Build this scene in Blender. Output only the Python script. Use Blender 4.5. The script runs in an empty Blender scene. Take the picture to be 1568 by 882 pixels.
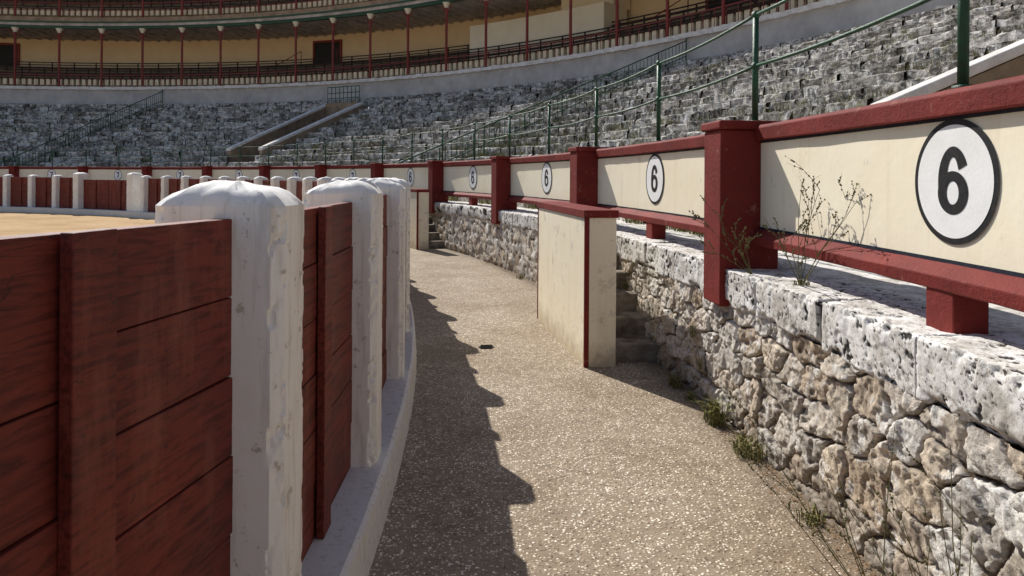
import bpy, math, random
import numpy as np
from mathutils import Vector, Matrix
random.seed(7); rng=np.random.RandomState(7)
CX,CY=-29.25,2.08
H=1.6
def P(R,t,h): return (CX+R*math.cos(t), CY+R*math.sin(t), h)
scene=bpy.context.scene

# ---------------------------------------------------------------- numpy noise
def _hash(ix,iy,iz,seed):
    h=(ix.astype(np.int64)*73856093)^(iy.astype(np.int64)*19349663)^(iz.astype(np.int64)*83492791)^(seed*2654435)
    h=h&0xffffffff
    h=((h^(h>>16))*0x45d9f3b)&0xffffffff
    h=((h^(h>>16))*0x45d9f3b)&0xffffffff
    h=h^(h>>16)
    return h/4294967295.0
def vnoise(p,seed=0):
    i=np.floor(p).astype(np.int64); f=p-i; u=f*f*(3-2*f); r=0
    for dx in (0,1):
        for dy in (0,1):
            for dz in (0,1):
                w=(u[:,0] if dx else 1-u[:,0])*(u[:,1] if dy else 1-u[:,1])*(u[:,2] if dz else 1-u[:,2])
                r=r+w*_hash(i[:,0]+dx,i[:,1]+dy,i[:,2]+dz,seed)
    return r
def fbm(p,oct=4,seed=0):
    a=.5;r=0;s=0;q=p.copy()
    for o in range(oct):
        r=r+a*vnoise(q,seed+o);s+=a;a*=.5;q=q*2.03+7.1
    return r/s
def sm(x,a,b):
    t=np.clip((x-a)/(b-a),0,1); return t*t*(3-2*t)
def facets(x,y,size,seed):
    """broken-stone look: random planar facets, returns about -1..1"""
    gx=x/size;gy=y/size;ix=np.floor(gx);iy=np.floor(gy)
    F=np.full(len(x),99.);val=np.zeros(len(x))
    for a in (-1,0,1):
        for b in (-1,0,1):
            jx=ix+a;jy=iy+b;z=np.zeros_like(jx)
            dx=gx-jx-_hash(jx,jy,z,seed);dy=gy-jy-_hash(jx,jy,z,seed+1)
            d=dx*dx+dy*dy
            v=(_hash(jx,jy,z,seed+2)-.5)*1.6*dx+(_hash(jx,jy,z,seed+3)-.5)*1.6*dy+(_hash(jx,jy,z,seed+4)-.5)*.9
            n=d<F;val=np.where(n,v,val);F=np.where(n,d,F)
    return val

# ---------------------------------------------------------------- mesh builder
class MB:
    def __init__(s): s.v=[];s.f=[];s.m=[]
    def add(s,vs,fs,m=0):
        o=len(s.v); s.v.extend(vs); s.f.extend([tuple(i+o for i in f) for f in fs]); s.m.extend([m]*len(fs))
    def box8(s,c,m=0):
        s.add(c,[(0,3,2,1),(4,5,6,7),(0,1,5,4),(1,2,6,5),(2,3,7,6),(3,0,4,7)],m)
    def pbox(s,R0,R1,t0,t1,h0,h1,m=0):
        s.box8([P(R0,t0,h0),P(R1,t0,h0),P(R1,t1,h0),P(R0,t1,h0),P(R0,t0,h1),P(R1,t0,h1),P(R1,t1,h1),P(R0,t1,h1)],m)
    def lbox(s,A,B,off0,off1,h0a,h1a,h0b=None,h1b=None,m=0):
        if h0b is None:h0b=h0a
        if h1b is None:h1b=h1a
        d=Vector((B[0]-A[0],B[1]-A[1])).normalized(); n=Vector((-d.y,d.x))
        a0=(A[0]+n.x*off0,A[1]+n.y*off0);a1=(A[0]+n.x*off1,A[1]+n.y*off1)
        b0=(B[0]+n.x*off0,B[1]+n.y*off0);b1=(B[0]+n.x*off1,B[1]+n.y*off1)
        s.box8([(*a0,h0a),(*b0,h0b),(*b1,h0b),(*a1,h0a),(*a0,h1a),(*b0,h1b),(*b1,h1b),(*a1,h1a)],m)
    def sweep(s,prof,t0,t1,n,m=0,closed=True,caps=True,jit=0):
        k=len(prof);vs=[];fs=[]
        for i in range(n+1):
            t=t0+(t1-t0)*i/n
            for R,h in prof:
                vs.append(P(R+random.uniform(-jit,jit),t,h+random.uniform(-jit,jit)))
        kk=k if closed else k-1
        for i in range(n):
            for j in range(kk):
                a=i*k+j;b=i*k+(j+1)%k
                fs.append((a,b,b+k,a+k))
        if closed and caps:
            fs.append(tuple(range(k-1,-1,-1))); fs.append(tuple(n*k+j for j in range(k)))
        s.add(vs,fs,m)
    def tube(s,pts,r,m=0,sides=6,r1=None):
        pts=[Vector(p) for p in pts];n=len(pts);vs=[];fs=[]
        for i,p in enumerate(pts):
            d=(pts[min(i+1,n-1)]-pts[max(i-1,0)]).normalized()
            up=Vector((0,0,1)) if abs(d.z)<.9 else Vector((1,0,0))
            a=d.cross(up).normalized();b=d.cross(a)
            rr=r if r1 is None else r+(r1-r)*i/(n-1)
            for j in range(sides):
                an=2*math.pi*j/sides
                vs.append(tuple(p+a*math.cos(an)*rr+b*math.sin(an)*rr))
        for i in range(n-1):
            for j in range(sides):
                q=i*sides+j;w=i*sides+(j+1)%sides
                fs.append((q,w,w+sides,q+sides))
        fs.append(tuple(range(sides)));fs.append(tuple((n-1)*sides+j for j in range(sides)))
        s.add(vs,fs,m)
    def ball(s,c,r,m=0,seg=8,rings=5):
        vs=[(c[0],c[1],c[2]-r)]
        for i in range(1,rings):
            ph=-math.pi/2+math.pi*i/rings
            for j in range(seg):
                a=2*math.pi*j/seg
                vs.append((c[0]+r*math.cos(ph)*math.cos(a),c[1]+r*math.cos(ph)*math.sin(a),c[2]+r*math.sin(ph)))
        vs.append((c[0],c[1],c[2]+r));fs=[]
        for j in range(seg):
            fs.append((0,1+(j+1)%seg,1+j))
            for i in range(rings-2):
                a=1+i*seg+j;b=1+i*seg+(j+1)%seg
                fs.append((a,b,b+seg,a+seg))
            fs.append((len(vs)-1,1+(rings-2)*seg+j,1+(rings-2)*seg+(j+1)%seg))
        s.add(vs,fs,m)
    def obj(s,name,mats,parent=None,smooth=False,bevel=0,seg=2,fix=True,split=0):
        me=bpy.data.meshes.new(name);me.from_pydata(s.v,[],s.f)
        for m in mats: me.materials.append(m)
        me.polygons.foreach_set('material_index',s.m)
        if smooth: me.polygons.foreach_set('use_smooth',[True]*len(s.f))
        if fix:
            import bmesh
            bm=bmesh.new();bm.from_mesh(me);bmesh.ops.recalc_face_normals(bm,faces=bm.faces);bm.to_mesh(me);bm.free()
        me.update()
        o=bpy.data.objects.new(name,me);scene.collection.objects.link(o)
        if parent:o.parent=parent
        if bevel:
            b=o.modifiers.new('bevel','BEVEL');b.width=bevel;b.segments=seg;b.limit_method='ANGLE';b.angle_limit=math.radians(40)
        if split:
            b=o.modifiers.new('split','EDGE_SPLIT');b.split_angle=math.radians(split)
        return o
def empty(name):
    o=bpy.data.objects.new(name,None);scene.collection.objects.link(o);return o
def grid_obj(name,V,nu,nv,mats,attrs={},smooth=True,parent=None):
    me=bpy.data.meshes.new(name)
    i=np.arange(nu-1)[:,None];j=np.arange(nv-1)[None,:]
    a=(i*nv+j).ravel();F=np.stack([a,a+nv,a+nv+1,a+1],1)
    me.vertices.add(len(V));me.vertices.foreach_set('co',V.astype(np.float32).ravel())
    me.loops.add(F.size);me.loops.foreach_set('vertex_index',F.ravel().astype(np.int32))
    me.polygons.add(len(F));me.polygons.foreach_set('loop_start',(np.arange(len(F))*4).astype(np.int32))
    me.polygons.foreach_set('loop_total',np.full(len(F),4,np.int32))
    me.polygons.foreach_set('use_smooth',[smooth]*len(F))
    me.update(calc_edges=True);me.validate()
    for k,v in attrs.items():
        at=me.attributes.new(k,'FLOAT','POINT');at.data.foreach_set('value',v.astype(np.float32))
    for m in mats: me.materials.append(m)
    o=bpy.data.objects.new(name,me);scene.collection.objects.link(o)
    if parent:o.parent=parent
    return o

# ---------------------------------------------------------------- node helpers
def polar_group():
    g=bpy.data.node_groups.new('PolarCoord','ShaderNodeTree')
    g.interface.new_socket('Vector',in_out='OUTPUT',socket_type='NodeSocketVector')
    n=g.nodes;l=g.links
    geo=n.new('ShaderNodeNewGeometry');sp=n.new('ShaderNodeSeparateXYZ');l.new(geo.outputs['Position'],sp.inputs[0])
    def M(op,a,b=None):
        m=n.new('ShaderNodeMath');m.operation=op
        for i,x in enumerate((a,b)):
            if x is None: continue
            if isinstance(x,(int,float)): m.inputs[i].default_value=x
            else: l.new(x,m.inputs[i])
        return m.outputs[0]
    x=M('SUBTRACT',sp.outputs[0],CX);y=M('SUBTRACT',sp.outputs[1],CY)
    th=M('ARCTAN2',y,x);arc=M('MULTIPLY',th,30.0)
    r=M('SQRT',M('ADD',M('MULTIPLY',x,x),M('MULTIPLY',y,y)))
    cb=n.new('ShaderNodeCombineXYZ');l.new(arc,cb.inputs[0]);l.new(r,cb.inputs[1]);l.new(sp.outputs[2],cb.inputs[2])
    o=n.new('NodeGroupOutput');l.new(cb.outputs[0],o.inputs[0])
    return g
PG=polar_group()
class NM:
    def __init__(s,name,rough=.8,spec=.3):
        s.mat=bpy.data.materials.new(name);s.mat.use_nodes=True;s.nt=s.mat.node_tree;s.n=s.nt.nodes;s.l=s.nt.links
        s.b=s.n['Principled BSDF'];s.b.inputs['Roughness'].default_value=rough;s.b.inputs['Specular IOR Level'].default_value=spec
        g=s.n.new('ShaderNodeGroup');g.node_tree=PG;s.pol=g.outputs[0]
        s.pos=s.n.new('ShaderNodeNewGeometry').outputs['Position']
    def setin(s,sock,v):
        if isinstance(v,(int,float)): sock.default_value=v
        elif isinstance(v,tuple): sock.default_value=(*v,1) if len(v)==3 and len(sock.default_value)==4 else v
        else: s.l.new(v,sock)
    def scale(s,v,sc):
        m=s.n.new('ShaderNodeVectorMath');m.operation='MULTIPLY';s.l.new(v,m.inputs[0]);m.inputs[1].default_value=sc;return m.outputs[0]
    def noise(s,v,sc,det=4,ro=.55,dist=0,col=False):
        m=s.n.new('ShaderNodeTexNoise');s.l.new(v,m.inputs['Vector']);m.inputs['Scale'].default_value=sc;m.inputs['Detail'].default_value=det
        m.inputs['Roughness'].default_value=ro;m.inputs['Distortion'].default_value=dist
        return m.outputs['Color' if col else 'Fac']
    def vor(s,v,sc,feat='F1',out='Distance',rand=1):
        m=s.n.new('ShaderNodeTexVoronoi');m.feature=feat;s.l.new(v,m.inputs['Vector']);m.inputs['Scale'].default_value=sc;m.inputs['Randomness'].default_value=rand
        return m.outputs[out]
    def ramp(s,f,st,interp='LINEAR'):
        m=s.n.new('ShaderNodeValToRGB');s.l.new(f,m.inputs[0]);cr=m.color_ramp;cr.interpolation=interp
        while len(cr.elements)<len(st): cr.elements.new(.5)
        for e,(p,c) in zip(cr.elements,st):
            e.position=p
            e.color=(c,c,c,1) if isinstance(c,(int,float)) else (*c,1)
        return m.outputs[0]
    def mix(s,f,a,b,mode='MIX'):
        m=s.n.new('ShaderNodeMix');m.data_type='RGBA';m.blend_type=mode
        s.setin(m.inputs[0],f)
        for i,x in ((6,a),(7,b)):
            if isinstance(x,(int,float)): x=(x,x,x)
            s.setin(m.inputs[i],x)
        return m.outputs[2]
    def math(s,op,a,b=0):
        m=s.n.new('ShaderNodeMath');m.operation=op;s.setin(m.inputs[0],a);s.setin(m.inputs[1],b);return m.outputs[0]
    def attr(s,name):
        m=s.n.new('ShaderNodeAttribute');m.attribute_name=name;return m.outputs['Fac']
    def bump(s,h,st=.5,d=.01,nrm=None):
        m=s.n.new('ShaderNodeBump');m.inputs['Strength'].default_value=st;m.inputs['Distance'].default_value=d;s.l.new(h,m.inputs['Height'])
        if nrm: s.l.new(nrm,m.inputs['Normal'])
        return m.outputs[0]
    def done(s,col,nrm=None,rough=None):
        s.setin(s.b.inputs['Base Color'],col)
        if nrm: s.l.new(nrm,s.b.inputs['Normal'])
        if rough: s.l.new(rough,s.b.inputs['Roughness'])
        return s.mat

# ---------------------------------------------------------------- materials
def m_path():
    m=NM('exposed_aggregate',.75)
    wp=m.mix(.012,m.pos,m.noise(m.pos,60,1,col=True))
    vt=m.n.new('ShaderNodeTexVoronoi');m.l.new(wp,vt.inputs['Vector']);vt.inputs['Scale'].default_value=72
    c=vt.outputs['Color'];d=vt.outputs['Distance']
    sep=m.n.new('ShaderNodeSeparateColor');m.l.new(c,sep.inputs[0])
    peb=m.ramp(sep.outputs[0],[(0,(.11,.085,.062)),(.2,(.27,.22,.165)),(.45,(.47,.405,.32)),(.7,(.64,.575,.485)),(.9,(.82,.775,.70)),(1,(.90,.88,.83))])
    cem=m.mix(m.noise(m.pos,9,4),(.14,.11,.08),(.38,.32,.25))
    mask=m.ramp(d,[(.36,0),(.52,1)])
    nost=m.ramp(sep.outputs[1],[(.26,1),(.32,0)])
    mask2=m.math('MAXIMUM',mask,nost)
    col=m.mix(mask2,peb,cem)
    big=m.noise(m.pos,1.1,6,.65)
    col=m.mix(m.ramp(big,[(.36,.0),(.66,.65)]),col,(.58,.50,.41),'MULTIPLY')
    fine=m.noise(m.pos,160,2)
    col=m.mix(.35,col,m.ramp(fine,[(.3,.4),(.7,1.35)]),'MULTIPLY')
    col=m.mix(1.0,col,(1.30,1.26,1.19),'MULTIPLY')
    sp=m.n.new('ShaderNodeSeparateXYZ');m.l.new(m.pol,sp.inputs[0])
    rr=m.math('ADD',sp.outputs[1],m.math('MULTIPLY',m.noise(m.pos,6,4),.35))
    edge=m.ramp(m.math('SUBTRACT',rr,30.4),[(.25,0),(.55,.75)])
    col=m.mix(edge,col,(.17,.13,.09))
    h=m.math('SUBTRACT',1.0,m.math('MAXIMUM',m.ramp(d,[(.1,0),(.6,1)]),nost))
    a2=m.math('ADD',sp.outputs[0],m.math('MULTIPLY',m.noise(m.pos,2.2,4,.6),.30))
    fr=m.math('FRACT',m.math('ADD',m.math('MULTIPLY',a2,1/4.4),.01))
    crk=m.ramp(fr,[(.0,0),(.003,1),(.006,0)])
    crk=m.math('MULTIPLY',crk,m.ramp(m.noise(m.pos,3,3),[(.38,0),(.55,1)]))
    col=m.mix(m.math('MULTIPLY',crk,.7),col,(.06,.045,.03))
    n=m.bump(h,.75,.006);n=m.bump(crk,-.8,.01,n)
    return m.done(col,n)
def m_sand():
    m=NM('arena_sand',.95,.1)
    a=m.noise(m.pos,.5,6,.65);b=m.noise(m.pos,14,4,.7)
    col=m.ramp(a,[(.3,(.46,.30,.16)),(.55,(.62,.43,.24)),(.75,(.70,.52,.33))])
    col=m.mix(.5,col,m.ramp(b,[(.3,.6),(.7,1.15)]),'MULTIPLY')
    return m.done(col,m.bump(m.noise(m.pos,6,6,.7),.8,.08))
def m_white(name='white_paint',base=(.90,.89,.87),flake=.6):
    m=NM(name,.7,.3)
    a=m.noise(m.pos,2.5,5,.6);b=m.noise(m.pos,20,6,.7);c=m.noise(m.scale(m.pos,(1,1,.10)),30,4,.6)
    col=m.mix(m.ramp(a,[(.35,0),(.75,.4)]),base,(.66,.63,.58))
    col=m.mix(m.ramp(c,[(.52,0),(.76,.65)]),col,(.48,.42,.35))
    col=m.mix(m.ramp(b,[(.61,0),(.65,flake)]),col,(.36,.30,.23))
    n=m.bump(b,.35,.004);n=m.bump(m.noise(m.pos,90,3),.3,.002,n)
    return m.done(col,n)
def m_redwood():
    m=NM('red_painted_wood',.6,.3)
    g=m.noise(m.scale(m.pol,(2.2,60,60)),1,5,.65,.4)
    a=m.noise(m.pol,2.2,6,.65);k=m.noise(m.scale(m.pol,(1,1,2.5)),9,5,.75)
    col=m.mix(m.ramp(a,[(.3,0),(.7,1)]),(.125,.021,.016),(.23,.044,.030))
    col=m.mix(m.ramp(g,[(.38,.8),(.55,0)]),col,(.06,.012,.009))
    col=m.mix(m.ramp(k,[(.63,0),(.67,.85)]),col,(.045,.018,.013))
    col=m.mix(m.ramp(m.noise(m.scale(m.pol,(1,1,.25)),5,6,.75),[(.52,0),(.70,.55)]),col,(.29,.10,.07))
    kn=m.vor(m.scale(m.pol,(1.6,1.6,4)),1.6)
    col=m.mix(m.ramp(kn,[(.03,.85),(.085,0)]),col,(.05,.014,.01))
    cr=m.noise(m.scale(m.pol,(.9,30,14)),1,2,.5,.6)
    crk=m.ramp(cr,[(.490,0),(.5,1),(.510,0)])
    gate=m.ramp(m.noise(m.pol,1.7,2),[(.50,0),(.57,1)])
    crk=m.math('MULTIPLY',crk,gate)
    col=m.mix(m.math('MULTIPLY',crk,.85),col,(.03,.01,.008))
    n=m.bump(g,.5,.004);n=m.bump(crk,-.9,.006,n);n=m.bump(k,.3,.006,n)
    r=m.ramp(a,[(.3,.5),(.7,.75)])
    return m.done(col,n,r)
def m_redpaint():
    m=NM('red_painted_plaster',.7,.25)
    a=m.noise(m.pos,4,5,.6);b=m.noise(m.pos,30,5,.7)
    col=m.mix(m.ramp(a,[(.3,0),(.7,1)]),(.145,.016,.013),(.225,.028,.021))
    col=m.mix(m.ramp(b,[(.60,0),(.68,.6)]),col,(.07,.020,.018))
    col=m.mix(m.ramp(m.noise(m.pos,11,6,.78),[(.61,0),(.67,.5)]),col,(.38,.18,.15))
    n=m.bump(b,.6,.009);n=m.bump(m.noise(m.pos,120,2),.3,.002,n)
    return m.done(col,n)
def m_cream(name='cream_plaster',dirt=.45,thr=.64):
    m=NM(name,.8,.2)
    a=m.noise(m.pos,1.6,5,.6);b=m.noise(m.pos,28,4,.6);c=m.noise(m.scale(m.pos,(1,1,.10)),8,5,.65)
    col=m.mix(m.ramp(a,[(.35,0),(.7,1)]),(.97,.89,.70),(.92,.82,.61))
    col=m.mix(m.ramp(c,[(.55,0),(.77,.36)]),col,(.62,.49,.31))
    col=m.mix(m.ramp(m.noise(m.pos,6,8,.8),[(thr-.04,0),(thr+.01,dirt)]),col,(.56,.50,.40))
    sp=m.n.new('ShaderNodeSeparateXYZ');m.l.new(m.pos,sp.inputs[0])
    low=m.ramp(m.math('ADD',sp.outputs[2],m.math('MULTIPLY',m.noise(m.pos,9,5,.7),.5)),[(.28,.6),(.5,0)])
    col=m.mix(low,col,(.42,.32,.20))
    n=m.bump(b,.22,.004);n=m.bump(m.noise(m.pos,6,3),.25,.012,n)
    return m.done(col,n)
def m_rubble():
    m=NM('rubble_masonry',.9,.15)
    cell=m.attr('cell');jt=m.attr('joint')
    st=m.ramp(cell,[(0,(.44,.38,.31)),(.18,(.72,.66,.58)),(.35,(.50,.39,.28)),(.5,(.80,.76,.70)),(.68,(.54,.49,.43)),(.82,(.68,.56,.42)),(1,(.84,.81,.76))])
    a=m.noise(m.pos,13,8,.75);b=m.noise(m.pos,45,4,.7)
    st=m.mix(.9,st,m.ramp(a,[(.33,.2),(.43,.7),(.52,1.02),(.65,1.25)]),'MULTIPLY')
    st=m.mix(m.ramp(m.noise(m.pos,6,7,.78),[(.54,0),(.59,.75)]),st,(.88,.86,.82))
    st=m.mix(m.ramp(m.noise(m.pos,17,7,.78),[(.57,0),(.62,.85)]),st,(.12,.095,.07))
    mort=m.mix(m.ramp(m.noise(m.pos,8,6,.75),[(.43,0),(.63,1)]),(.10,.07,.048),(.42,.335,.25))
    col=m.mix(m.ramp(jt,[(.15,0),(.75,1)]),mort,st)
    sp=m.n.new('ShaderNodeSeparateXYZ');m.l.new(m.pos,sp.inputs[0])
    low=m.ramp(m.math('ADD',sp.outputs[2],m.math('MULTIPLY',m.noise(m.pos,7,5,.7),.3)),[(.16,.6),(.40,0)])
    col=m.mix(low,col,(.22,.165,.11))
    n=m.bump(a,.8,.025);n=m.bump(b,.8,.008,n)
    return m.done(col,n)
def m_cap():
    m=NM('weathered_limestone_block',.9,.15)
    pit=m.attr('pit')
    a=m.noise(m.pos,8,8,.76);b=m.noise(m.pos,50,4,.7)
    col=m.ramp(a,[(.34,(.25,.23,.20)),(.42,(.58,.555,.51)),(.51,(.82,.80,.77)),(.75,(.91,.90,.88))])
    col=m.mix(m.ramp(m.noise(m.pos,3,7,.78),[(.50,0),(.60,.6)]),col,(.42,.375,.315))
    col=m.mix(m.ramp(m.noise(m.pos,5.3,8,.8),[(.58,0),(.62,.7)]),col,(.14,.12,.10))
    v=m.noise(m.pos,46,3,.6)
    gate=m.ramp(m.noise(m.pos,5,5,.75),[(.44,0),(.56,1)])
    sp=m.math('MULTIPLY',m.ramp(v,[(.34,1),(.39,0)]),gate)
    sp2=m.ramp(m.noise(m.scale(m.pos,(1,1,.6)),26,6,.78),[(.345,1),(.385,0)])
    sp=m.math('MAXIMUM',sp,sp2)
    col=m.mix(m.math('MULTIPLY',sp,.92),col,(.05,.045,.04))
    col=m.mix(m.ramp(pit,[(.15,0),(.5,.95)]),col,(.05,.044,.038))
    n=m.bump(sp,-.7,.008);n=m.bump(a,.45,.013,n);n=m.bump(b,.5,.005,n)
    return m.done(col,n)
def m_stand():
    m=NM('old_stone_seating',.92,.1)
    oi=m.attr('cell')
    base=m.ramp(oi,[(0,(.23,.215,.195)),(.4,(.40,.375,.345)),(.7,(.52,.49,.455)),(1,(.68,.655,.62))])
    a=m.noise(m.scale(m.pol,(1,1,1.8)),4.5,8,.78)
    col=m.mix(.95,base,m.ramp(a,[(.36,.13),(.46,.55),(.54,1.25),(.66,1.8)]),'MULTIPLY')
    w=m.noise(m.pos,2.2,7,.78)
    col=m.mix(m.ramp(w,[(.53,0),(.60,.85)]),col,(.84,.825,.80))
    d=m.noise(m.pos,3.1,7,.78)
    col=m.mix(m.ramp(d,[(.54,0),(.60,.88)]),col,(.06,.052,.045))
    gr=m.noise(m.pos,.45,4,.6)
    gr2=m.noise(m.pos,7,4,.7)
    col=m.mix(m.math('MULTIPLY',m.ramp(gr,[(.53,0),(.61,.8)]),m.ramp(gr2,[(.5,0),(.6,1)])),col,(.18,.18,.08))
    return m.done(col,m.bump(m.noise(m.pos,12,6,.75),1.0,.06))
def m_plain(name,c,c2=None,rough=.7,sc=4,bmp=.3,spec=.3,stretch=(1,1,1)):
    m=NM(name,rough,spec)
    c2=c2 or tuple(x*.65 for x in c)
    a=m.noise(m.scale(m.pos,stretch),sc,6,.65)
    col=m.mix(m.ramp(a,[(.35,0),(.68,1)]),c,c2)
    return m.done(col,m.bump(m.noise(m.pos,sc*8,4,.7),bmp,.01))
def m_leafy(name,c1,c2):
    m=NM(name,.7,.2)
    a=m.noise(m.pos,40,2)
    return m.done(m.mix(m.ramp(a,[(.4,0),(.6,1)]),c1,c2))
PATH=m_path();SAND=m_sand();WHITE=m_white();KERB=m_white('white_kerb_paint',(.74,.72,.70),.8);WOOD=m_redwood();RED=m_redpaint();CREAM=m_cream()
SHC=m_cream('stained_cream_plaster',.55,.60)
RUB=m_rubble();CAP=m_cap();STAND=m_stand()
NAVY=m_plain('dark_blue_line',(.012,.018,.035),(.03,.035,.05),.5,20,.2)
BLACK=m_plain('black_paint_and_door_dark',(.012,.012,.014),(.03,.03,.03),.5,30,.2)  # number paint; also the painted-in darkness of door openings
DARKRED=m_plain('gap_shade_backing',(.03,.008,.006),(.015,.005,.004),.8,10,.2)  # near-black colour stands in for shade in the plank gaps
DISC=m_plain('white_disc_paint',(.95,.95,.94),(.86,.86,.84),.6,9,.15)
GREEN=m_plain('green_painted_iron',(.012,.10,.045),(.02,.055,.03),.4,25,.4,.5)
CONC=m_plain('grey_concrete_wall',(.60,.585,.57),(.42,.405,.395),.9,1.2,.5,.1)
CAPW=m_plain('pale_parapet_coping',(.90,.88,.85),(.62,.59,.56),.9,3,.7,.1)
TAN=m_plain('tan_stone_wall',(.40,.31,.22),(.20,.155,.11),.95,2.5,1,.1)
GALW=m_plain('gallery_ochre_wall',(.90,.73,.50),(.82,.65,.43),.9,1.0,.1,.1)
BOOTHM=m_plain('pale_cream_wall',(.92,.83,.64),(.84,.75,.57),.9,1,.1,.1)
DARKW=m_plain('dark_bench_wood',(.075,.05,.04),(.04,.028,.024),.8,3,.3,.1)
BROWN=m_plain('brown_gallery_stone',(.42,.31,.21),(.22,.155,.11),.9,2,.3,.1)
CEIL=m_plain('gallery_soffit',(.62,.57,.52),(.34,.30,.27),.9,1.5,.3,.1,(1,1,1))
COLR=m_plain('red_iron_column',(.28,.04,.03),(.19,.03,.025),.5,8,.2,.4)
SEAT=m_plain('cream_seat',(.90,.79,.58),(.78,.66,.47),.8,6,.2,.2)
ROOFT=m_plain('clay_roof',(.35,.16,.09),(.22,.10,.06),.9,3,.5,.1)
STEPM=m_plain('worn_step_stone',(.36,.31,.26),(.11,.09,.07),.95,7,1,.1)
GRASS=m_leafy('weed_leaf',(.09,.11,.03),(.28,.24,.09))
DRY=m_leafy('dry_stalk',(.17,.14,.06),(.08,.085,.03))
LITTER=m_leafy('dry_litter',(.20,.11,.05),(.34,.22,.12))
HOLE=m_plain('drain_iron_and_hole_dark',(.015,.012,.01),(.03,.02,.015),.8,20,.3)  # grate bars, and the hole's darkness put in as colour

# ---------------------------------------------------------------- ground + path
g=MB();g.add([(-400,-400,0),(400,-400,0),(400,400,0),(-400,400,0)],[(0,1,2,3)]);g.obj('ground',[SAND])
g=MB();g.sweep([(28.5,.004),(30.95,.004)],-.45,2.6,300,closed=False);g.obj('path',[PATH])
T0,T1=-.32,2.55

# ---------------------------------------------------------------- barrera
barrera=empty('barrera_fence')
g=MB();g.sweep([(28.05,0),(28.05,.20),(28.07,.215),(28.66,.205),(28.68,.19),(28.695,.002)],T0,T1,900,closed=False,jit=.002)
g.obj('white_kerb',[KERB],barrera,smooth=False)
TS=.0502
def post_t(k): return -.004+TS*k
def stone_post(t,rh=.18,th=.112,R=28.45,top=1.515,per=60,res=.03,seed=0):
    ch=.030
    out=[(-rh+ch,-th),(rh-ch,-th),(rh,-th+ch),(rh,th-ch),(rh-ch,th),(-rh+ch,th),(-rh,th-ch),(-rh,-th+ch)]
    L=[math.dist(out[i],out[(i+1)%8]) for i in range(8)];tot=sum(L);pts=[]
    for i in range(8):
        n=max(2,int(round(per*L[i]/tot)))
        for j in range(n):
            f=j/n;a=out[i];b=out[(i+1)%8]
            pts.append((a[0]+(b[0]-a[0])*f,a[1]+(b[1]-a[1])*f))
    pts=np.array(pts);n=len(pts)
    hs=list(np.arange(.17,top,res))+[top]
    rings=[(h,1.0) for h in hs]+[(top+.002,.998),(top+.020,.90),(top+.036,.78),(top+.049,.64),(top+.058,.48),(top+.064,.32),(top+.067,.15),(top+.068,.01)]
    V=[]
    for h,s in rings:
        for (r,tt) in pts: V.append((r*s,tt*s,h))
    V=np.array(V)
    w=np.stack([V[:,0]+seed*3.3,V[:,1]+seed*1.7,V[:,2]],1)
    n1=fbm(w*7,3,seed)-.5;n2=fbm(w*38,3,seed+9)-.5
    d=n1*.004+n2*.003
    corner=(np.abs(V[:,0])>rh-ch*1.1)&(np.abs(V[:,1])>th-ch*1.1)
    chips=np.clip(fbm(w*np.array([26,26,30]),5,seed+4)-.54,0,1)*.10
    d=d-np.where(corner,chips,0)
    capm=sm(V[:,2],top-.002,top+.03)
    nrm=np.stack([V[:,0]/rh,V[:,1]/th],1);nl=np.maximum(np.linalg.norm(nrm,axis=1),.2)[:,None];nrm=nrm/nl
    V[:,0]+=nrm[:,0]*d;V[:,1]+=nrm[:,1]*d
    fc=facets(w[:,0],w[:,1],.12,seed+40)
    V[:,2]+=capm*((fbm(w*7,3,seed+20)-.5)*.026+(fbm(w*30,3,seed+21)-.5)*.012+fc*.010)
    c,s=math.cos(t),math.sin(t)
    X=CX+(R+V[:,0])*c-V[:,1]*s;Y=CY+(R+V[:,0])*s+V[:,1]*c
    vs=list(zip(X.tolist(),Y.tolist(),V[:,2].tolist()));fs=[]
    for i in range(len(rings)-1):
        for j in range(n):
            a=i*n+j;b=i*n+(j+1)%n
            fs.append((a,b,b+n,a+n))
    fs.append(tuple((len(rings)-1)*n+j for j in range(n)))
    return vs,fs
g=MB();ks=[k for k in range(-6,51) if k not in (21,22)]
for k in ks:
    t=post_t(k)
    near=k<8 and k>-3
    if k==23: vs,fs=stone_post(t,.24,.16,top=1.62,per=30,res=.1,seed=k)
    else: vs,fs=stone_post(t,per=120 if near else 26,res=.011 if (0<=k<4) else (.03 if near else .15),seed=k+30)
    g.add(vs,fs)
vs,fs=stone_post(post_t(20.55),.24,.16,top=1.62,per=30,res=.1,seed=99);g.add(vs,fs)
g.obj('white_stone_posts',[WHITE],barrera,smooth=True,split=30)
g=MB()
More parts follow.
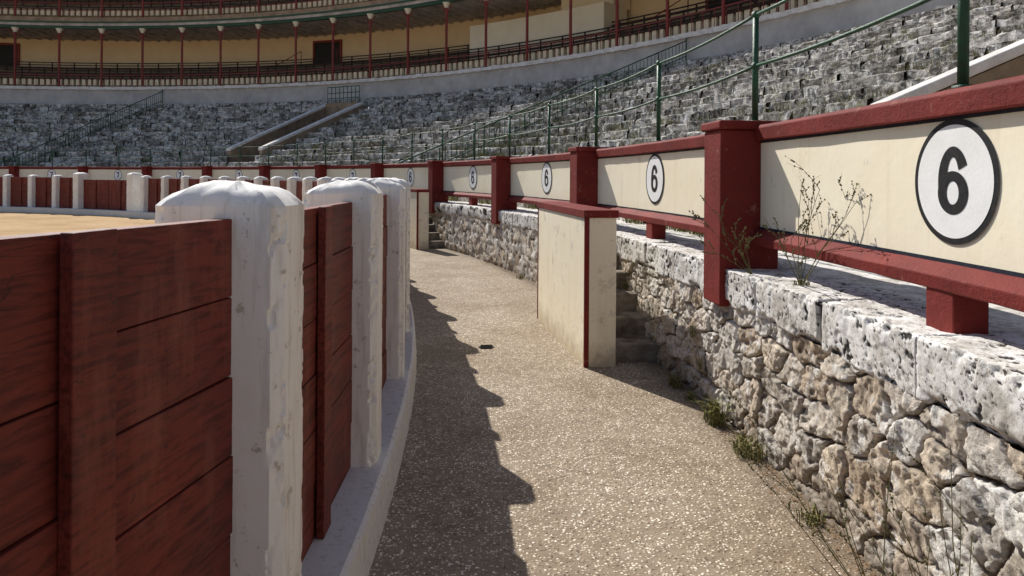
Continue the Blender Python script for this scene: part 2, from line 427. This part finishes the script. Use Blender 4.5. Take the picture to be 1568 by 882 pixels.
def bay(A,B,hA=1.48,hB=1.48,ntop=6,seed=0,f=.5,back=True):
    r=random.Random(seed)
    L=math.dist(A,B);d=((B[0]-A[0])/L,(B[1]-A[1])/L)
    gp=.0016
    parts=[(A,B,hA,hB)]
    if f!=.5:
        c=(A[0]+d[0]*L*f,A[1]+d[1]*L*f);hc=hA+(hB-hA)*f
        parts=[(A,c,hA,hc),(c,B,hc,hB)]
    for pi,(a_,b_,ha,hb) in enumerate(parts):
        n_=ntop
        sh=.10 if (f!=.5 and pi==0) else 0
        for i in range(n_):
            z0=.205+(ha-.205)*i/n_-(sh if i else 0);z1=.205+(ha-.205)*(i+1)/n_-(sh if i<n_-1 else 0)
            y0=.205+(hb-.205)*i/n_-(sh if i else 0);y1=.205+(hb-.205)*(i+1)/n_-(sh if i<n_-1 else 0)
            o=r.uniform(-.005,.004);w=r.uniform(-.0012,.0012)
            g.lbox(a_,b_,o,.05+o,z0+gp+w,z1-gp+w,y0+gp-w,y1-gp-w)
        g.lbox(a_,b_,.012,.04,.21,ha-.03,.21,hb-.03,1)  # added backing, coloured as the shade between boards
    wd=.115;c=(A[0]+d[0]*L*f,A[1]+d[1]*L*f)
    a=(c[0]-d[0]*wd/2,c[1]-d[1]*wd/2);b=(c[0]+d[0]*wd/2,c[1]+d[1]*wd/2)
    hm=hA+(hB-hA)*f
    g.lbox(a,b,-.036,-.0055,.21,hm+.003)
    if back: g.lbox(a,b,.056,.09,.21,hm-.02)
PR=28.515
for k in range(-6,50):
    if k in (20,21,22,-1): continue
    ta,tb=post_t(k)+.10/PR,post_t(k+1)-.10/PR
    bay(P(PR,ta,0)[:2],P(PR,tb,0)[:2],seed=k)
A=(-.752,1.87);Bp=(-.752-.139*1.40,1.87-1.40)
bay(Bp,A,1.500,1.484,seed=5,f=.605,back=False)
ta,tb=post_t(20.55)+.16/PR,post_t(23)-.16/PR
bay(P(PR,ta,0)[:2],P(PR,(ta+tb)/2-.0006,0)[:2],1.4,1.4,seed=91);bay(P(PR,(ta+tb)/2+.0006,0)[:2],P(PR,tb,0)[:2],1.4,1.4,seed=92)
g.obj('red_planks',[WOOD,DARKRED],barrera,bevel=.0035)

# ---------------------------------------------------------------- rubble wall
def rubble(name,t0,t1,res,parent):
    arc0,arc1=t0*30.8,t1*30.8
    nu=int((arc1-arc0)/res)+1;hs=np.arange(-.02,.79,res);nv=len(hs)
    U,Hh=np.meshgrid(np.linspace(arc0,arc1,nu),hs,indexing='ij');U=U.ravel();Hh=Hh.ravel()
    p3=np.stack([U,Hh,np.zeros_like(U)],1)
    wu=U+(fbm(p3*5,4,1)-.5)*.15;wv=Hh+(fbm(p3*5,4,2)-.5)*.11
    su,sv=.27,.17
    gu=wu/su;gv=wv/sv
    iv=np.floor(gv)
    F1=np.full(len(U),9.);F2=np.full(len(U),9.);cid=np.zeros(len(U));sx=np.zeros(len(U));sy=np.zeros(len(U))
    for dv in (-1,0,1):
        jv=iv+dv;shift=(np.mod(jv,2))*.5
        iu=np.floor(gu-shift)
        for du in (-2,-1,0,1,2):
            ju=iu+du;z=np.zeros_like(ju)
            px=ju+shift+.08+.84*_hash(ju,jv,z,3);py=jv+.18+.64*_hash(ju,jv,z,4)
            ax=np.abs(gu-px)*su*.78;ay=np.abs(gv-py)*sv*1.15
            d=(ax**3.4+ay**3.4)**(1/3.4)/.17
            cc=_hash(ju,jv,z,5)
            n1=d<F1
            F2=np.where(n1,F1,np.minimum(F2,d));cid=np.where(n1,cc,cid)
            sx=np.where(n1,gu-px,sx);sy=np.where(n1,gv-py,sy);F1=np.where(n1,d,F1)
    e=F2-F1
    e=e+(fbm(p3*30,3,15)-.5)*.07
    joint=sm(e,.03,.10)
    tilt=((cid*7.3)%1-.5)*sx*.04+((cid*13.7)%1-.5)*sy*.04
    wx=U+(fbm(p3*14,3,51)-.5)*.05;wy=Hh+(fbm(p3*14,3,52)-.5)*.05
    fc=facets(wx,wy,.085,60)*.013+facets(wx*1.1,wy,.035,70)*.006
    h=joint*(.020+.024*cid+tilt+fc)+(fbm(p3*7,3,6)-.5)*.014+(fbm(p3*50,3,8)-.5)*.009-np.clip(fbm(p3*24,4,12)-.60,0,1)*.12
    R=30.82-h-(.79-Hh)*.03
    th=U/30.8
    V=np.stack([CX+R*np.cos(th),CY+R*np.sin(th),Hh],1)
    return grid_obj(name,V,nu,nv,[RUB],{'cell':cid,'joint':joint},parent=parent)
wall=empty('stone_wall')
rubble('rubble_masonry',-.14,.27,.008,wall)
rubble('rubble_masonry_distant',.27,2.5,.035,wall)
def cap_block(t0,t1,res,seed,parent,name):
    prof=[]
    def seg(a,b):
        n=max(2,int(math.dist(a,b)/res))
        for i in range(n): prof.append((a[0]+(b[0]-a[0])*i/n,a[1]+(b[1]-a[1])*i/n))
    R0=30.768+random.uniform(-.008,.008);hb=.775+random.uniform(-.008,.008);ht=1.015+random.uniform(-.008,.008);r=.010
    seg((30.86,hb),(R0+r,hb));seg((R0+r,hb),(R0,hb+r));seg((R0,hb+r),(R0,ht-r));seg((R0,ht-r),(R0+r,ht));seg((R0+r,ht),(31.28,ht));prof.append((31.28,ht))
    prof=np.array(prof);nv=len(prof);L=(t1-t0)*30.8;nu=max(4,int(L/res))
    u=np.linspace(0,L,nu)
    U=np.repeat(u,nv);PRr=np.tile(prof[:,0],nu);PH=np.tile(prof[:,1],nu)
    p=np.stack([U+seed*5.1,PRr*1.0,PH],1)
    end=np.minimum(U,L-U)+(fbm(p*22,3,41)-.5)*.012;inset=.034*(1-sm(end,0,.014))+.002
    pit=sm(fbm(p*np.array([36,36,30]),4,31),.62,.67)*sm(fbm(p*6,3,33),.46,.58)
    pit=np.maximum(pit,sm(fbm(p*74,2,37),.72,.77)*.9)
    fc=facets(p[:,0]+(fbm(p*12,3,38)-.5)*.06,PH+PRr+(fbm(p*12,3,39)-.5)*.06,.09,80+seed%7)
    disp=(fbm(p*4,3,32)-.5)*.012+(fbm(p*26,4,35)-.5)*.006+fc*.005-pit*.008-inset
    if res<.05: pit=np.maximum(pit,(1-sm(end,.002,.010)))
    eh=np.exp(-((PH-ht)**2+(PRr-R0)**2)/(.026**2));chips=sm(fbm(p*11,4,36),.52,.62)*eh*.022
    el=np.exp(-((PH-hb)**2+(PRr-R0)**2)/(.03**2));chl=sm(fbm(p*9,4,46),.48,.60)*el*.028
    nR=np.where(PH<ht-r*.5,-1.,0.);nH=np.where(PH>=ht-r*.9,1.,0.);nH=np.where(PH<hb+r*.2,-.3,nH)
    RR=PRr+nR*(disp)+chips*.8+chl;HH=PH+nH*disp-chips*.8+chl*.7
    th=t0+U/30.8
    V=np.stack([CX+RR*np.cos(th),CY+RR*np.sin(th),HH],1)
    return grid_obj(name,V,nu,nv,[CAP],{'pit':np.clip(pit,0,1)},parent=parent)
ts=.0415-.0245*7;i=0
while ts<2.45:
    te=ts+(.0245+random.uniform(-.003,.003) if not (-.01<ts<.1) else .0245)
    res=.0075 if ts<.14 else (.02 if ts<.35 else .07)
    cap_block(ts,te,res,i,wall,'coping_block_%d'%i)
    ts=te;i+=1
g=MB();g.sweep([(30.9,.9),(31.2,.985),(31.95,.985),(31.95,.8)],-.3,2.5,400,closed=False,jit=.006);g.obj('walkway_slab',[CAP],wall)

# ---------------------------------------------------------------- contrabarrera fence
cb=empty('contrabarrera_fence')
C0,CST=.02,.13
gr=MB();gc=MB();gn=MB();gp=MB()
for k in range(-2,19):
    tc=C0+CST*k;ta=tc-CST/2+.16/31;tb=tc+CST/2-.16/31
    n=24 if k<3 else 10
    gr.sweep([(30.960,1.856),(30.955,1.94),(30.975,1.96),(31.08,1.96),(31.10,1.94),(31.10,1.856)],ta,tb,n,jit=.002)
    gc.sweep([(31.0,1.262),(31.0,1.858),(31.06,1.858),(31.06,1.262)],ta,tb,n)
    gr.sweep([(30.93,1.17),(30.925,1.225),(30.99,1.27),(31.08,1.27),(31.10,1.24),(31.10,1.17)],ta,tb,n,jit=.002)
    gn.sweep([(30.9955,1.840),(30.9955,1.856)],ta,tb,n,closed=False);gn.sweep([(30.9955,1.270),(30.9955,1.286)],ta,tb,n,closed=False)
    wf=.085/31
    gr.pbox(30.94,31.08,tc-wf,tc+wf,.96,1.172)
    tp=tc+CST/2;wp=.155/31
    gp.pbox(30.728,31.13,tp-wp,tp+wp,.755,1.93)
    gp.pbox(30.710,31.15,tp-wp-.0008,tp+wp+.0008,1.93,1.99)
gr.obj('red_rails',[RED],cb,bevel=.006)
gc.obj('cream_panels',[CREAM],cb);gn.obj('dark_border_lines',[NAVY],cb)
gp.obj('red_posts',[RED],cb,bevel=.014,seg=3)
def frame(t,R,h):
    o=Vector(P(R,t,h));x=Vector((math.sin(t),-math.cos(t),0));y=Vector((0,0,1));z=x.cross(y)
    m=Matrix((x,y,z)).transposed().to_4x4();m.translation=o;return m
gb=MB();gw=MB()
for k in range(-1,18):
    t=C0+CST*k;m=frame(t,30.9935,1.597)
    N=72
    for mb,r,dz in ((gb,.248,0),(gw,.224,.0015)):
        vs=[tuple(m@Vector((r*math.cos(2*math.pi*j/N),r*math.sin(2*math.pi*j/N),dz))) for j in range(N)]
        mb.add(vs,[tuple(range(N))])
    d=MB();T=lambda x,y,z=.003: tuple(m@Vector((x,y,z)))
    if k<5:
        n=48;vs=[];fs=[]
        for j in range(n):
            a=2*math.pi*j/n;ca,sa=math.cos(a),math.sin(a)
            vs+= [T(.090*ca,-.045+.086*sa),T(.036*ca,-.045+.046*sa)]
        for j in range(n): fs.append((2*j,2*((j+1)%n),2*((j+1)%n)+1,2*j+1))
        d.add(vs,fs);vs=[];fs=[]
        for j in range(31):
            a=math.radians(200-172*j/30);ca,sa=math.cos(a),math.sin(a)
            vs+=[T(.090*ca+.002,.138*sa,.0034),T(.037*ca+.001,.096*sa,.0034)]
            if j: fs.append((2*j-2,2*j,2*j+1,2*j-1))
        d.add(vs,fs)
    else:
        d.add([T(-.08,.1275),T(.08,.1275),T(.08,.085),T(.018,-.1275),T(-.04,-.1275),T(.024,.08),T(-.08,.08)],[(0,1,2,5,6),(2,3,4,5)])
    d.obj('number',[BLACK],cb,fix=False)
gb.obj('number_ring',[BLACK],cb,fix=False);gw.obj('number_disc',[DISC],cb,fix=False)

# ---------------------------------------------------------------- green railing on top of the fence
g=MB()
for k in range(-3,37):
    t=C0+CST/2*k;base=1.955 if k%2==0 else 1.985
    g.tube([P(31.03,t,base-.01),P(31.03,t,2.73)],.021,sides=10 if k<6 else 6)
    g.tube([P(31.03,t,base),P(31.03,t,base+.02)],.04,sides=10 if k<6 else 6)
    for h in (2.73,2.38):
        g.ball(P(31.03,t,h),.032)
        t2=t+CST/2
        g.tube([P(31.03,t+(t2-t)*i/6,h-.02*4*(i/6)*(1-i/6)) for i in range(7)],.0115,sides=6)
g.obj('green_railing',[GREEN],smooth=True)

# ---------------------------------------------------------------- burladero shields + steps
def shield(t0,n):
    R0,R1=30.10,30.37;L=2.05/30.2;t1=t0+L;top=1.32
    e=empty('burladero_shield')
    g=MB();g.pbox(R0,R1,t0,t1,0,top-.05);g.obj('cream_body',[SHC],e,bevel=.004)
    g=MB();w=.045/30.2;q=.006
    g.pbox(R0-.015,R1+.015,t0-.0006,t1+.0006,top-.055,top+.01)
    g.pbox(R0-q,R0+.035,t0-q/30,t0+w*.5,.0,top-.056)
    g.pbox(R0-q,R0+.03,t1-w*.6,t1+q/30,.0,top-.056)
    g.obj('red_trim',[RED],e,bevel=.004)
    s=empty('stone_steps');g=MB()
    for i in range(6):
        a=t0+.004+i*.30/30.5
        g.pbox(R1+.02,30.86,a,t1+.03,-.01+(0 if i==0 else .165*i-.002),.165*(i+1))
    g.obj('treads',[STEPM],s,bevel=.015)
for n,t in enumerate((.1232,.4445,.765,1.086,1.407)): shield(t,n)

# ---------------------------------------------------------------- stands
NR=17;RS,HS=31.9,.985;TR=13.1/NR;RI=(6.35-HS)/NR
VOM=[(.113,.173,34.1,43.0),(1.062,1.118,35.2,42.2)]
vs_all=[];fs_all=[];cell_all=[];off=0
for i in range(NR):
    R=RS+TR*i;h=HS+RI*i
    t=-.45+random.uniform(0,.01)
    while t<2.5:
        w=random.uniform(.40,1.1)/R;tb=t+w
        for a,b,r0,r1 in VOM:
            if R>r0-.3 and R<r1:
                if t<a<tb: tb=a
                if a<=t+1e-6<b: t=b;tb=b+w
        near=tb<.8
        nu=8 if near else 4
        dr=random.uniform(-.05,.035);dh=random.uniform(-.03,.015)
        prof=[(0,-.03),(0,.14),(.0,RI-.035),(.012,RI-.012),(.035,RI),(.25,RI+.003),(.5,RI),(TR+.05,RI-.01)]
        c=random.random()
        gap=.009/R
        for a in range(nu):
            f=a/(nu-1);tt=t+gap+(tb-t-2*gap)*f
            brk=random.uniform(0,.05) if random.random()<.3 else 0
            for (r,z) in prof:
                e=1.0 if z<RI else .5
                top_=brk if (r<.1 and z>.2) else 0
                vs_all.append(P(R+dr+r+top_*.8+random.uniform(-.02,.02)*e,tt,h+z-top_*.6+(dh if z>.1 else 0)+random.uniform(-.014,.014)))
                cell_all.append(c)
        k=len(prof)
        for a in range(nu-1):
            for b in range(k-1):
                q=off+a*k+b;fs_all.append((q,q+1,q+1+k,q+k))
        off+=nu*k;t=tb
me=bpy.data.meshes.new('stone_stands');me.from_pydata(vs_all,[],fs_all);me.materials.append(STAND)
at=me.attributes.new('cell','FLOAT','POINT');at.data.foreach_set('value',cell_all)
stands=bpy.data.objects.new('stone_stands',me);scene.collection.objects.link(stands)
g=MB()
pr=[(RS+.05,.5),(RS+.10,HS+.02),(45,6.28),(45,.5)]
g.sweep(pr,-.45,.112,40);g.sweep(pr,.174,1.061,60);g.sweep(pr,1.119,2.5,90)
for v in range(len(g.v)):
    x,y,z=g.v[v]; g.v[v]=(x,y,z-.16 if z>1 else z)
g.obj('core',[BROWN],stands)
for vi,(a,b,Rs,Re) in enumerate(VOM):
    e=empty('vomitory_passage');g=MB();gc2=MB();gd=MB();gg=MB()
    def top(R): return HS+RI+(R-RS)/TR*RI+.30
    for t,sg in ((a,-1),(b,1)):
        w=.24/38*sg
        t0_,t1_=sorted((t,t+w));c0,c1=t0_-.0008,t1_+.0008
        def wallp(mb,x0,x1,lo,hi0,hi1):
            mb.box8([P(Rs,x0,lo),P(Re,x0,lo),P(Re,x1,lo),P(Rs,x1,lo),P(Rs,x0,hi0),P(Re,x0,hi1),P(Re,x1,hi1),P(Rs,x1,hi0)])
        wallp(g,t0_,t1_,1.2,top(Rs)-.14,top(Re)-.14)
        gc2.box8([P(Rs-.05,c0,top(Rs)-.14),P(Re,c0,top(Re)-.14),P(Re,c1,top(Re)-.14),P(Rs-.05,c1,top(Rs)-.14),P(Rs-.05,c0,top(Rs)),P(Re,c0,top(Re)),P(Re,c1,top(Re)),P(Rs-.05,c1,top(Rs))])
    g.pbox(Re-.2,Re+.1,a,b,1.2,top(Re))
    g.pbox(Rs-.6,Re-.2,a,b,1.2,1.62)
    gd.pbox(Re-.3,Re-.2,a+.012,b-.012,1.62,3.9)  # solid black slab painted as the shaded tunnel opening
    tt=top(Re)
    for h in (.3,.6,.95): gg.tube([P(Re,a,tt+h),P(Re,b,tt+h)],.025)
    for q in range(9):
        tq=a+(b-a)*q/8;gg.tube([P(Re,tq,tt-.02),P(Re,tq,tt+.95)],.02)
    g.obj('side_walls',[TAN],e);gc2.obj('sloping_coping',[CAPW],e,bevel=.02);gd.obj('dark_doorway',[BLACK],e);gg.obj('guard_rail',[GREEN],e)
for t in (.625,1.45):
    g=MB();n=64
    def hh(R): return HS+RI+max(0,(R-RS))/TR*RI
    g.tube([P(31.6,t,hh(31.6)+.62),P(44.9,t,hh(44.9)+.68)],.026)
    g.tube([P(31.6,t,hh(31.6)+.05),P(44.9,t,hh(44.9)+.05)],.02)
    for i in range(n+1):
        R=31.6+13.3*i/n
        g.tube([P(R,t,hh(R)-.3),P(R,t,hh(R)+.65)],.013 if i%8 else .028,sides=5)
    g.tube([P(44.9,t,7.0),P(44.9,t,7.6)],.03)
    g.obj('stair_railing',[GREEN])

# ---------------------------------------------------------------- gallery
gal=empty('gallery_building')
S0,S1=-.45,2.5;NS=220
g=MB();g.sweep([(45.0,6.0),(45.0,7.44),(45.4,7.44),(45.4,6.0)],S0,S1,NS);g.obj('concrete_wall',[CONC],gal)
g=MB();g.sweep([(44.84,7.42),(44.84,7.62),(45.5,7.62),(45.5,7.42)],S0,S1,NS*3,jit=.02);g.obj('wall_coping',[CAPW],gal)
g=MB();nt=4;prof=[(45.5,7.0)]
for i in range(nt):
    prof+= [(45.9+i*.95,7.45+i*.52),(45.9+i*.95,7.45+(i+1)*.52)]
prof+=[(50.2,7.45+nt*.52),(50.2,7.0)]
g.sweep(prof,S0,S1,NS);g.obj('lower_tiers',[BROWN],gal)
g=MB();pf=[(x,z+5.1) for x,z in prof[1:-1]]+[(50.2,12.2),(45.5,12.2)]
g.sweep(pf,S0,S1,NS);g.obj('upper_tiers',[BROWN],gal)
gd=MB();gs=MB()
for base in (0,5.1):
    for i in range(nt):
        R=46.35+i*.95;h=7.45+(i+1)*.52+base
        if i==nt-1: continue
        for dz in (.33,.56,.74): gd.sweep([(R,h+dz),(R,h+dz+.06),(R+.05,h+dz+.06),(R+.05,h+dz)],S0,S1,NS)
        t=S0
        while t<S1: gd.pbox(R+.02,R+.07,t,t+.0015,h,h+.8);t+=.032
    t=S0
    while t<S1:
        gs.pbox(45.72,45.86,t,t+.0052,7.83+base-(.25 if base else 0),8.24+base-(.25 if base else 0));t+=.0088
gd.obj('benches',[DARKW],gal);gs.obj('numbered_seats',[SEAT],gal)
g=MB();g.sweep([(45.68,8.24),(45.68,8.31),(45.90,8.31),(45.90,8.24)],S0,S1,NS);g.sweep([(45.68,13.09),(45.68,13.15),(45.90,13.15),(45.90,13.09)],S0,S1,NS);g.obj('seat_rail',[DARKW],gal)
g=MB();g.sweep([(50.0,9.4),(50.0,11.8),(50.3,11.8),(50.3,9.4)],S0,S1,NS);g.sweep([(50.0,12.2),(50.0,16.6),(50.3,16.6),(50.3,12.2)],S0,S1,NS);g.obj('ochre_back_wall',[GALW],gal)
g=MB()
for td in (1.247,.66,1.75): g.pbox(49.93,50.05,td-.021,td+.021,9.5,11.25)  # black slabs stand in for the dark inside the doorways
g.obj('doorways',[BLACK],gal)
g=MB()
for td in (1.247,.66,1.75):
    g.pbox(49.88,49.99,td-.024,td-.021,9.5,11.35);g.pbox(49.88,49.99,td+.021,td+.024,9.5,11.35);g.pbox(49.88,49.99,td-.024,td+.024,11.25,11.4)
    for s in (-1,1):
        g.tube([P(48.9,td+.03*s,9.4),P(48.9,td+.03*s,10.5)],.03);
    g.tube([P(48.9,td+.03,10.5),P(47.2,td+.05,9.2)],.03);
g.obj('doorway_frames',[COLR],gal)
g=MB();g.sweep([(45.0,11.82),(45.0,12.0),(50.2,12.0),(50.2,11.82)],S0,S1,NS);g.obj('soffit',[CEIL],gal)
g=MB()
t=S0
while t<S1: g.pbox(45.4,50,t,t+.0025,11.70,11.825);t+=.0641/4
g.obj('soffit_joists',[CEIL],gal)
g=MB();g.sweep([(45.12,11.66),(45.12,11.82),(45.42,11.82),(45.42,11.66)],S0,S1,NS);g.sweep([(44.92,12.0),(44.92,12.10),(45.1,12.10),(45.1,12.0)],S0,S1,NS);g.obj('green_fascia_beam',[GREEN],gal)
g=MB();g.sweep([(44.95,12.1),(44.95,12.38),(45.5,12.38),(45.5,12.1)],S0,S1,NS);g.obj('brown_cornice',[BROWN],gal)
g=MB();gc2=MB()
for j in range(-13,34):
    t=1.680-.0641*j
    if not S0<t<S1: continue
    g.tube([P(45.27,t,7.58),P(45.27,t,11.65)],.075,sides=8);g.tube([P(45.27,t,12.38),P(45.27,t,16.4)],.075,sides=8)
    gc2.tube([P(45.27,t,11.36),P(45.27,t,11.66)],.09,sides=8,r1=.24)
    for s in (-1,1): g.tube([P(45.27,t,10.95),P(45.27,t+s*.008,11.5)],.03,sides=5)
for h in (8.45,): g.sweep([(45.25,h),(45.25,h+.045),(45.29,h+.045),(45.29,h)],S0,S1,NS)
for h in (12.9,13.4): g.sweep([(45.25,h),(45.25,h+.045),(45.29,h+.045),(45.29,h)],S0,S1,NS)
t=S0
while t<S1: g.pbox(45.26,45.28,t,t+.0005,7.6,8.46);t+=.0128
g.obj('red_iron_columns',[COLR],gal);gc2.obj('column_capitals',[BOOTHM],gal)
g=MB();g.sweep([(44.5,16.4),(44.5,16.55),(50.6,17.8),(50.6,17.6)],S0,S1,NS);g.obj('tiled_roof',[ROOFT],gal)
g=MB();g.sweep([(47.6,8.6),(47.6,10.75),(49.6,10.75),(49.6,8.6)],.777,.977,20);g.sweep([(48.4,10.7),(48.4,11.8),(49.9,11.8),(49.9,10.7)],.777,.85,10);g.obj('cream_booth',[BOOTHM],gal)

# ---------------------------------------------------------------- drain
g=MB();c=(-.23,6.44)
N=20;g.add([(c[0]+.075*math.cos(2*math.pi*i/N),c[1]+.075*math.sin(2*math.pi*i/N)*.9,.009) for i in range(N)],[tuple(range(N))])  # flat dark disc stands in for the shaded hole under the bars
for i in range(-2,3): g.tube([(c[0]-.055,c[1]+i*.026,.012),(c[0]+.055,c[1]+i*.026,.012)],.005)
g.obj('floor_drain',[HOLE],fix=False)

# ---------------------------------------------------------------- vegetation
def weed(name,c,n,ht,spread,mat=GRASS,wd=.0045,lean=.8):
    g=MB();r=random.Random(int(abs(c[0]*1000)+abs(c[1]*777)))
    for i in range(n):
        a=r.uniform(0,6.28);d=r.uniform(0,spread);b=Vector((c[0]+d*math.cos(a),c[1]+d*math.sin(a)*1.6,c[2]))
        a2=r.uniform(0,6.28);h=ht*r.uniform(.25,1);l=h*lean*r.uniform(.2,1.2)
        dirv=Vector((math.cos(a2),math.sin(a2),0));side=Vector((-dirv.y,dirv.x,0))*wd*r.uniform(.4,1.2)
        p=[b,b+dirv*l*.3+Vector((0,0,h*.6)),b+dirv*l+Vector((0,0,h*r.uniform(.5,1)))]
        g.add([tuple(p[0]-side*.5),tuple(p[0]+side*.5),tuple(p[1]+side),tuple(p[1]-side),tuple(p[2])],[(0,1,2,3),(3,2,4)])
    return g.obj(name,[mat],fix=False)
for t,n,ht,sp in ((.0785,170,.24,.07),(.0615,150,.17,.08),(.104,80,.15,.05),(.093,50,.12,.04),(.036,60,.10,.07),(.13,30,.1,.05),(.21,60,.12,.07),(.24,50,.1,.07),(.29,60,.1,.07)):
    weed('weed_clump',P(30.68,t,0),n,ht,sp)
for t,h,R in ((.0985,.42,30.75),(.0945,.22,30.76),(.155,.5,30.76)):
    weed('weed_clump',P(R,t,h),26,.15,.02,lean=1.2,wd=.003)
def twig(name,c,n,ht,seed,mat=DRY,spread=.5,r0=.0028,br=.6,bias=(0,0)):
    g=MB();r=random.Random(seed)
    def grow(p,d,L,rad,depth):
        pts=[p];q=p.copy();dd=d.copy()
        for i in range(8):
            dd=(dd+Vector((r.uniform(-.09,.09),r.uniform(-.09,.09),r.uniform(-.05,.05)))).normalized()
            q=q+dd*L/8;pts.append(q.copy())
            if depth>0 and i>=2 and r.random()<br:
                nd=(dd+Vector((r.uniform(-.8,.8),r.uniform(-.8,.8),r.uniform(-.1,.4)))).normalized()
                grow(q.copy(),nd,L*r.uniform(.2,.4),rad*.6,depth-1)
            if depth<=1 and r.random()<.45: g.ball(tuple(q+Vector((r.uniform(-.004,.004),0,0))),r.uniform(.003,.0055),seg=5,rings=3)
        g.tube(pts,rad,sides=5,r1=rad*.4)
    for i in range(n):
        a=r.uniform(0,6.28)
        grow(Vector(c),Vector((math.cos(a)*spread*r.random()+bias[0],math.sin(a)*spread*1.2*r.random()+bias[1],1)).normalized(),ht*r.uniform(.6,1),r0,2)
    return g.obj(name,[mat],fix=False)
twig('dry_weed_plant',P(30.90,.0555,1.0),8,.70,3,spread=1.0,r0=.003,br=.5,bias=(-.1,-.1))
twig('dry_weed_plant',P(30.84,.072,1.0),6,.50,8,spread=1.3,r0=.0024,br=.5,bias=(-.5,.3))
twig('dry_weed_plant',P(30.58,.012,.0),7,.75,11,spread=.8,r0=.0026,br=.25,bias=(-.3,.4))
twig('dry_weed_plant',P(30.62,-.002,.0),8,.85,12,spread=.9,r0=.0026,br=.25,bias=(-.3,.5))
weed('weed_clump',P(30.90,.0555,1.0),40,.07,.05)
g=MB();r=random.Random(4)
for i in range(4200):
    t=r.uniform(-.04,.36);d=abs(r.gauss(0,.06));R=30.75-d
    p=Vector(P(R,t,.008+r.uniform(0,.012)*(d<.06)));s=r.uniform(.003,.010);a=r.uniform(0,6.28)
    u=Vector((math.cos(a),math.sin(a),r.uniform(-.5,.5)))*s;v=Vector((-math.sin(a),math.cos(a),r.uniform(-.5,.5)))*s*.5
    g.add([tuple(p-u),tuple(p+v),tuple(p+u),tuple(p-v)],[(0,1,2,3)])
g.obj('leaf_litter',[LITTER],fix=False)
g=MB();r=random.Random(9)
for i in range(1100):
    k=r.choice([0,1,2,3,4,5,6,8,10,12]);t=r.choice([r.gauss(.9,.12),r.gauss(.45,.15),r.gauss(.2,.1),r.gauss(.65,.05),r.uniform(0,1.7)])
    R=RS+TR*k+r.uniform(-.12,0.0);h=HS+RI*k
    if any(a-.01<t<b+.01 and R>r0-.8 for a,b,r0,r1 in VOM): continue
    for j in range(r.randint(10,26)):
        b=Vector(P(R+r.uniform(-.1,.05),t+r.uniform(-.008,.008),h));a=r.uniform(0,6.28);hh_=r.uniform(.08,.36)
        d=Vector((math.cos(a),math.sin(a),0));s=Vector((-d.y,d.x,0))*.008
        g.add([tuple(b-s),tuple(b+s),tuple(b+d*hh_*.5+Vector((0,0,hh_)))],[(0,1,2)])
g.obj('grass_tufts',[GRASS],fix=False)

# ---------------------------------------------------------------- light, world, camera
SD=Vector((-.58,.90,1.0)).normalized()
el=math.asin(SD.z);rot=math.atan2(SD.x,SD.y)
w=bpy.data.worlds.new('World');scene.world=w;w.use_nodes=True;nt_=w.node_tree
sky=nt_.nodes.new('ShaderNodeTexSky');sky.sky_type='NISHITA';sky.sun_disc=False;sky.sun_elevation=el;sky.sun_rotation=rot
nt_.links.new(sky.outputs[0],nt_.nodes['Background'].inputs[0]);nt_.nodes['Background'].inputs[1].default_value=.10
l=bpy.data.lights.new('sun','SUN');l.energy=5;l.angle=math.radians(.5);l.color=(1,.955,.88)
lo=bpy.data.objects.new('sun',l);scene.collection.objects.link(lo);lo.rotation_euler=(-SD).to_track_quat('-Z','Y').to_euler()
cam=bpy.data.cameras.new('camera');co=bpy.data.objects.new('camera',cam);scene.collection.objects.link(co)
cam.lens=1050/1568*36;cam.sensor_width=36;cam.shift_y=-(441-272)/1568;cam.clip_start=.02;cam.clip_end=2000
co.location=(0,0,H);co.rotation_euler=(math.radians(90),-.007,0)
scene.camera=co
scene.view_settings.view_transform='Standard';scene.view_settings.look='None';scene.view_settings.exposure=0
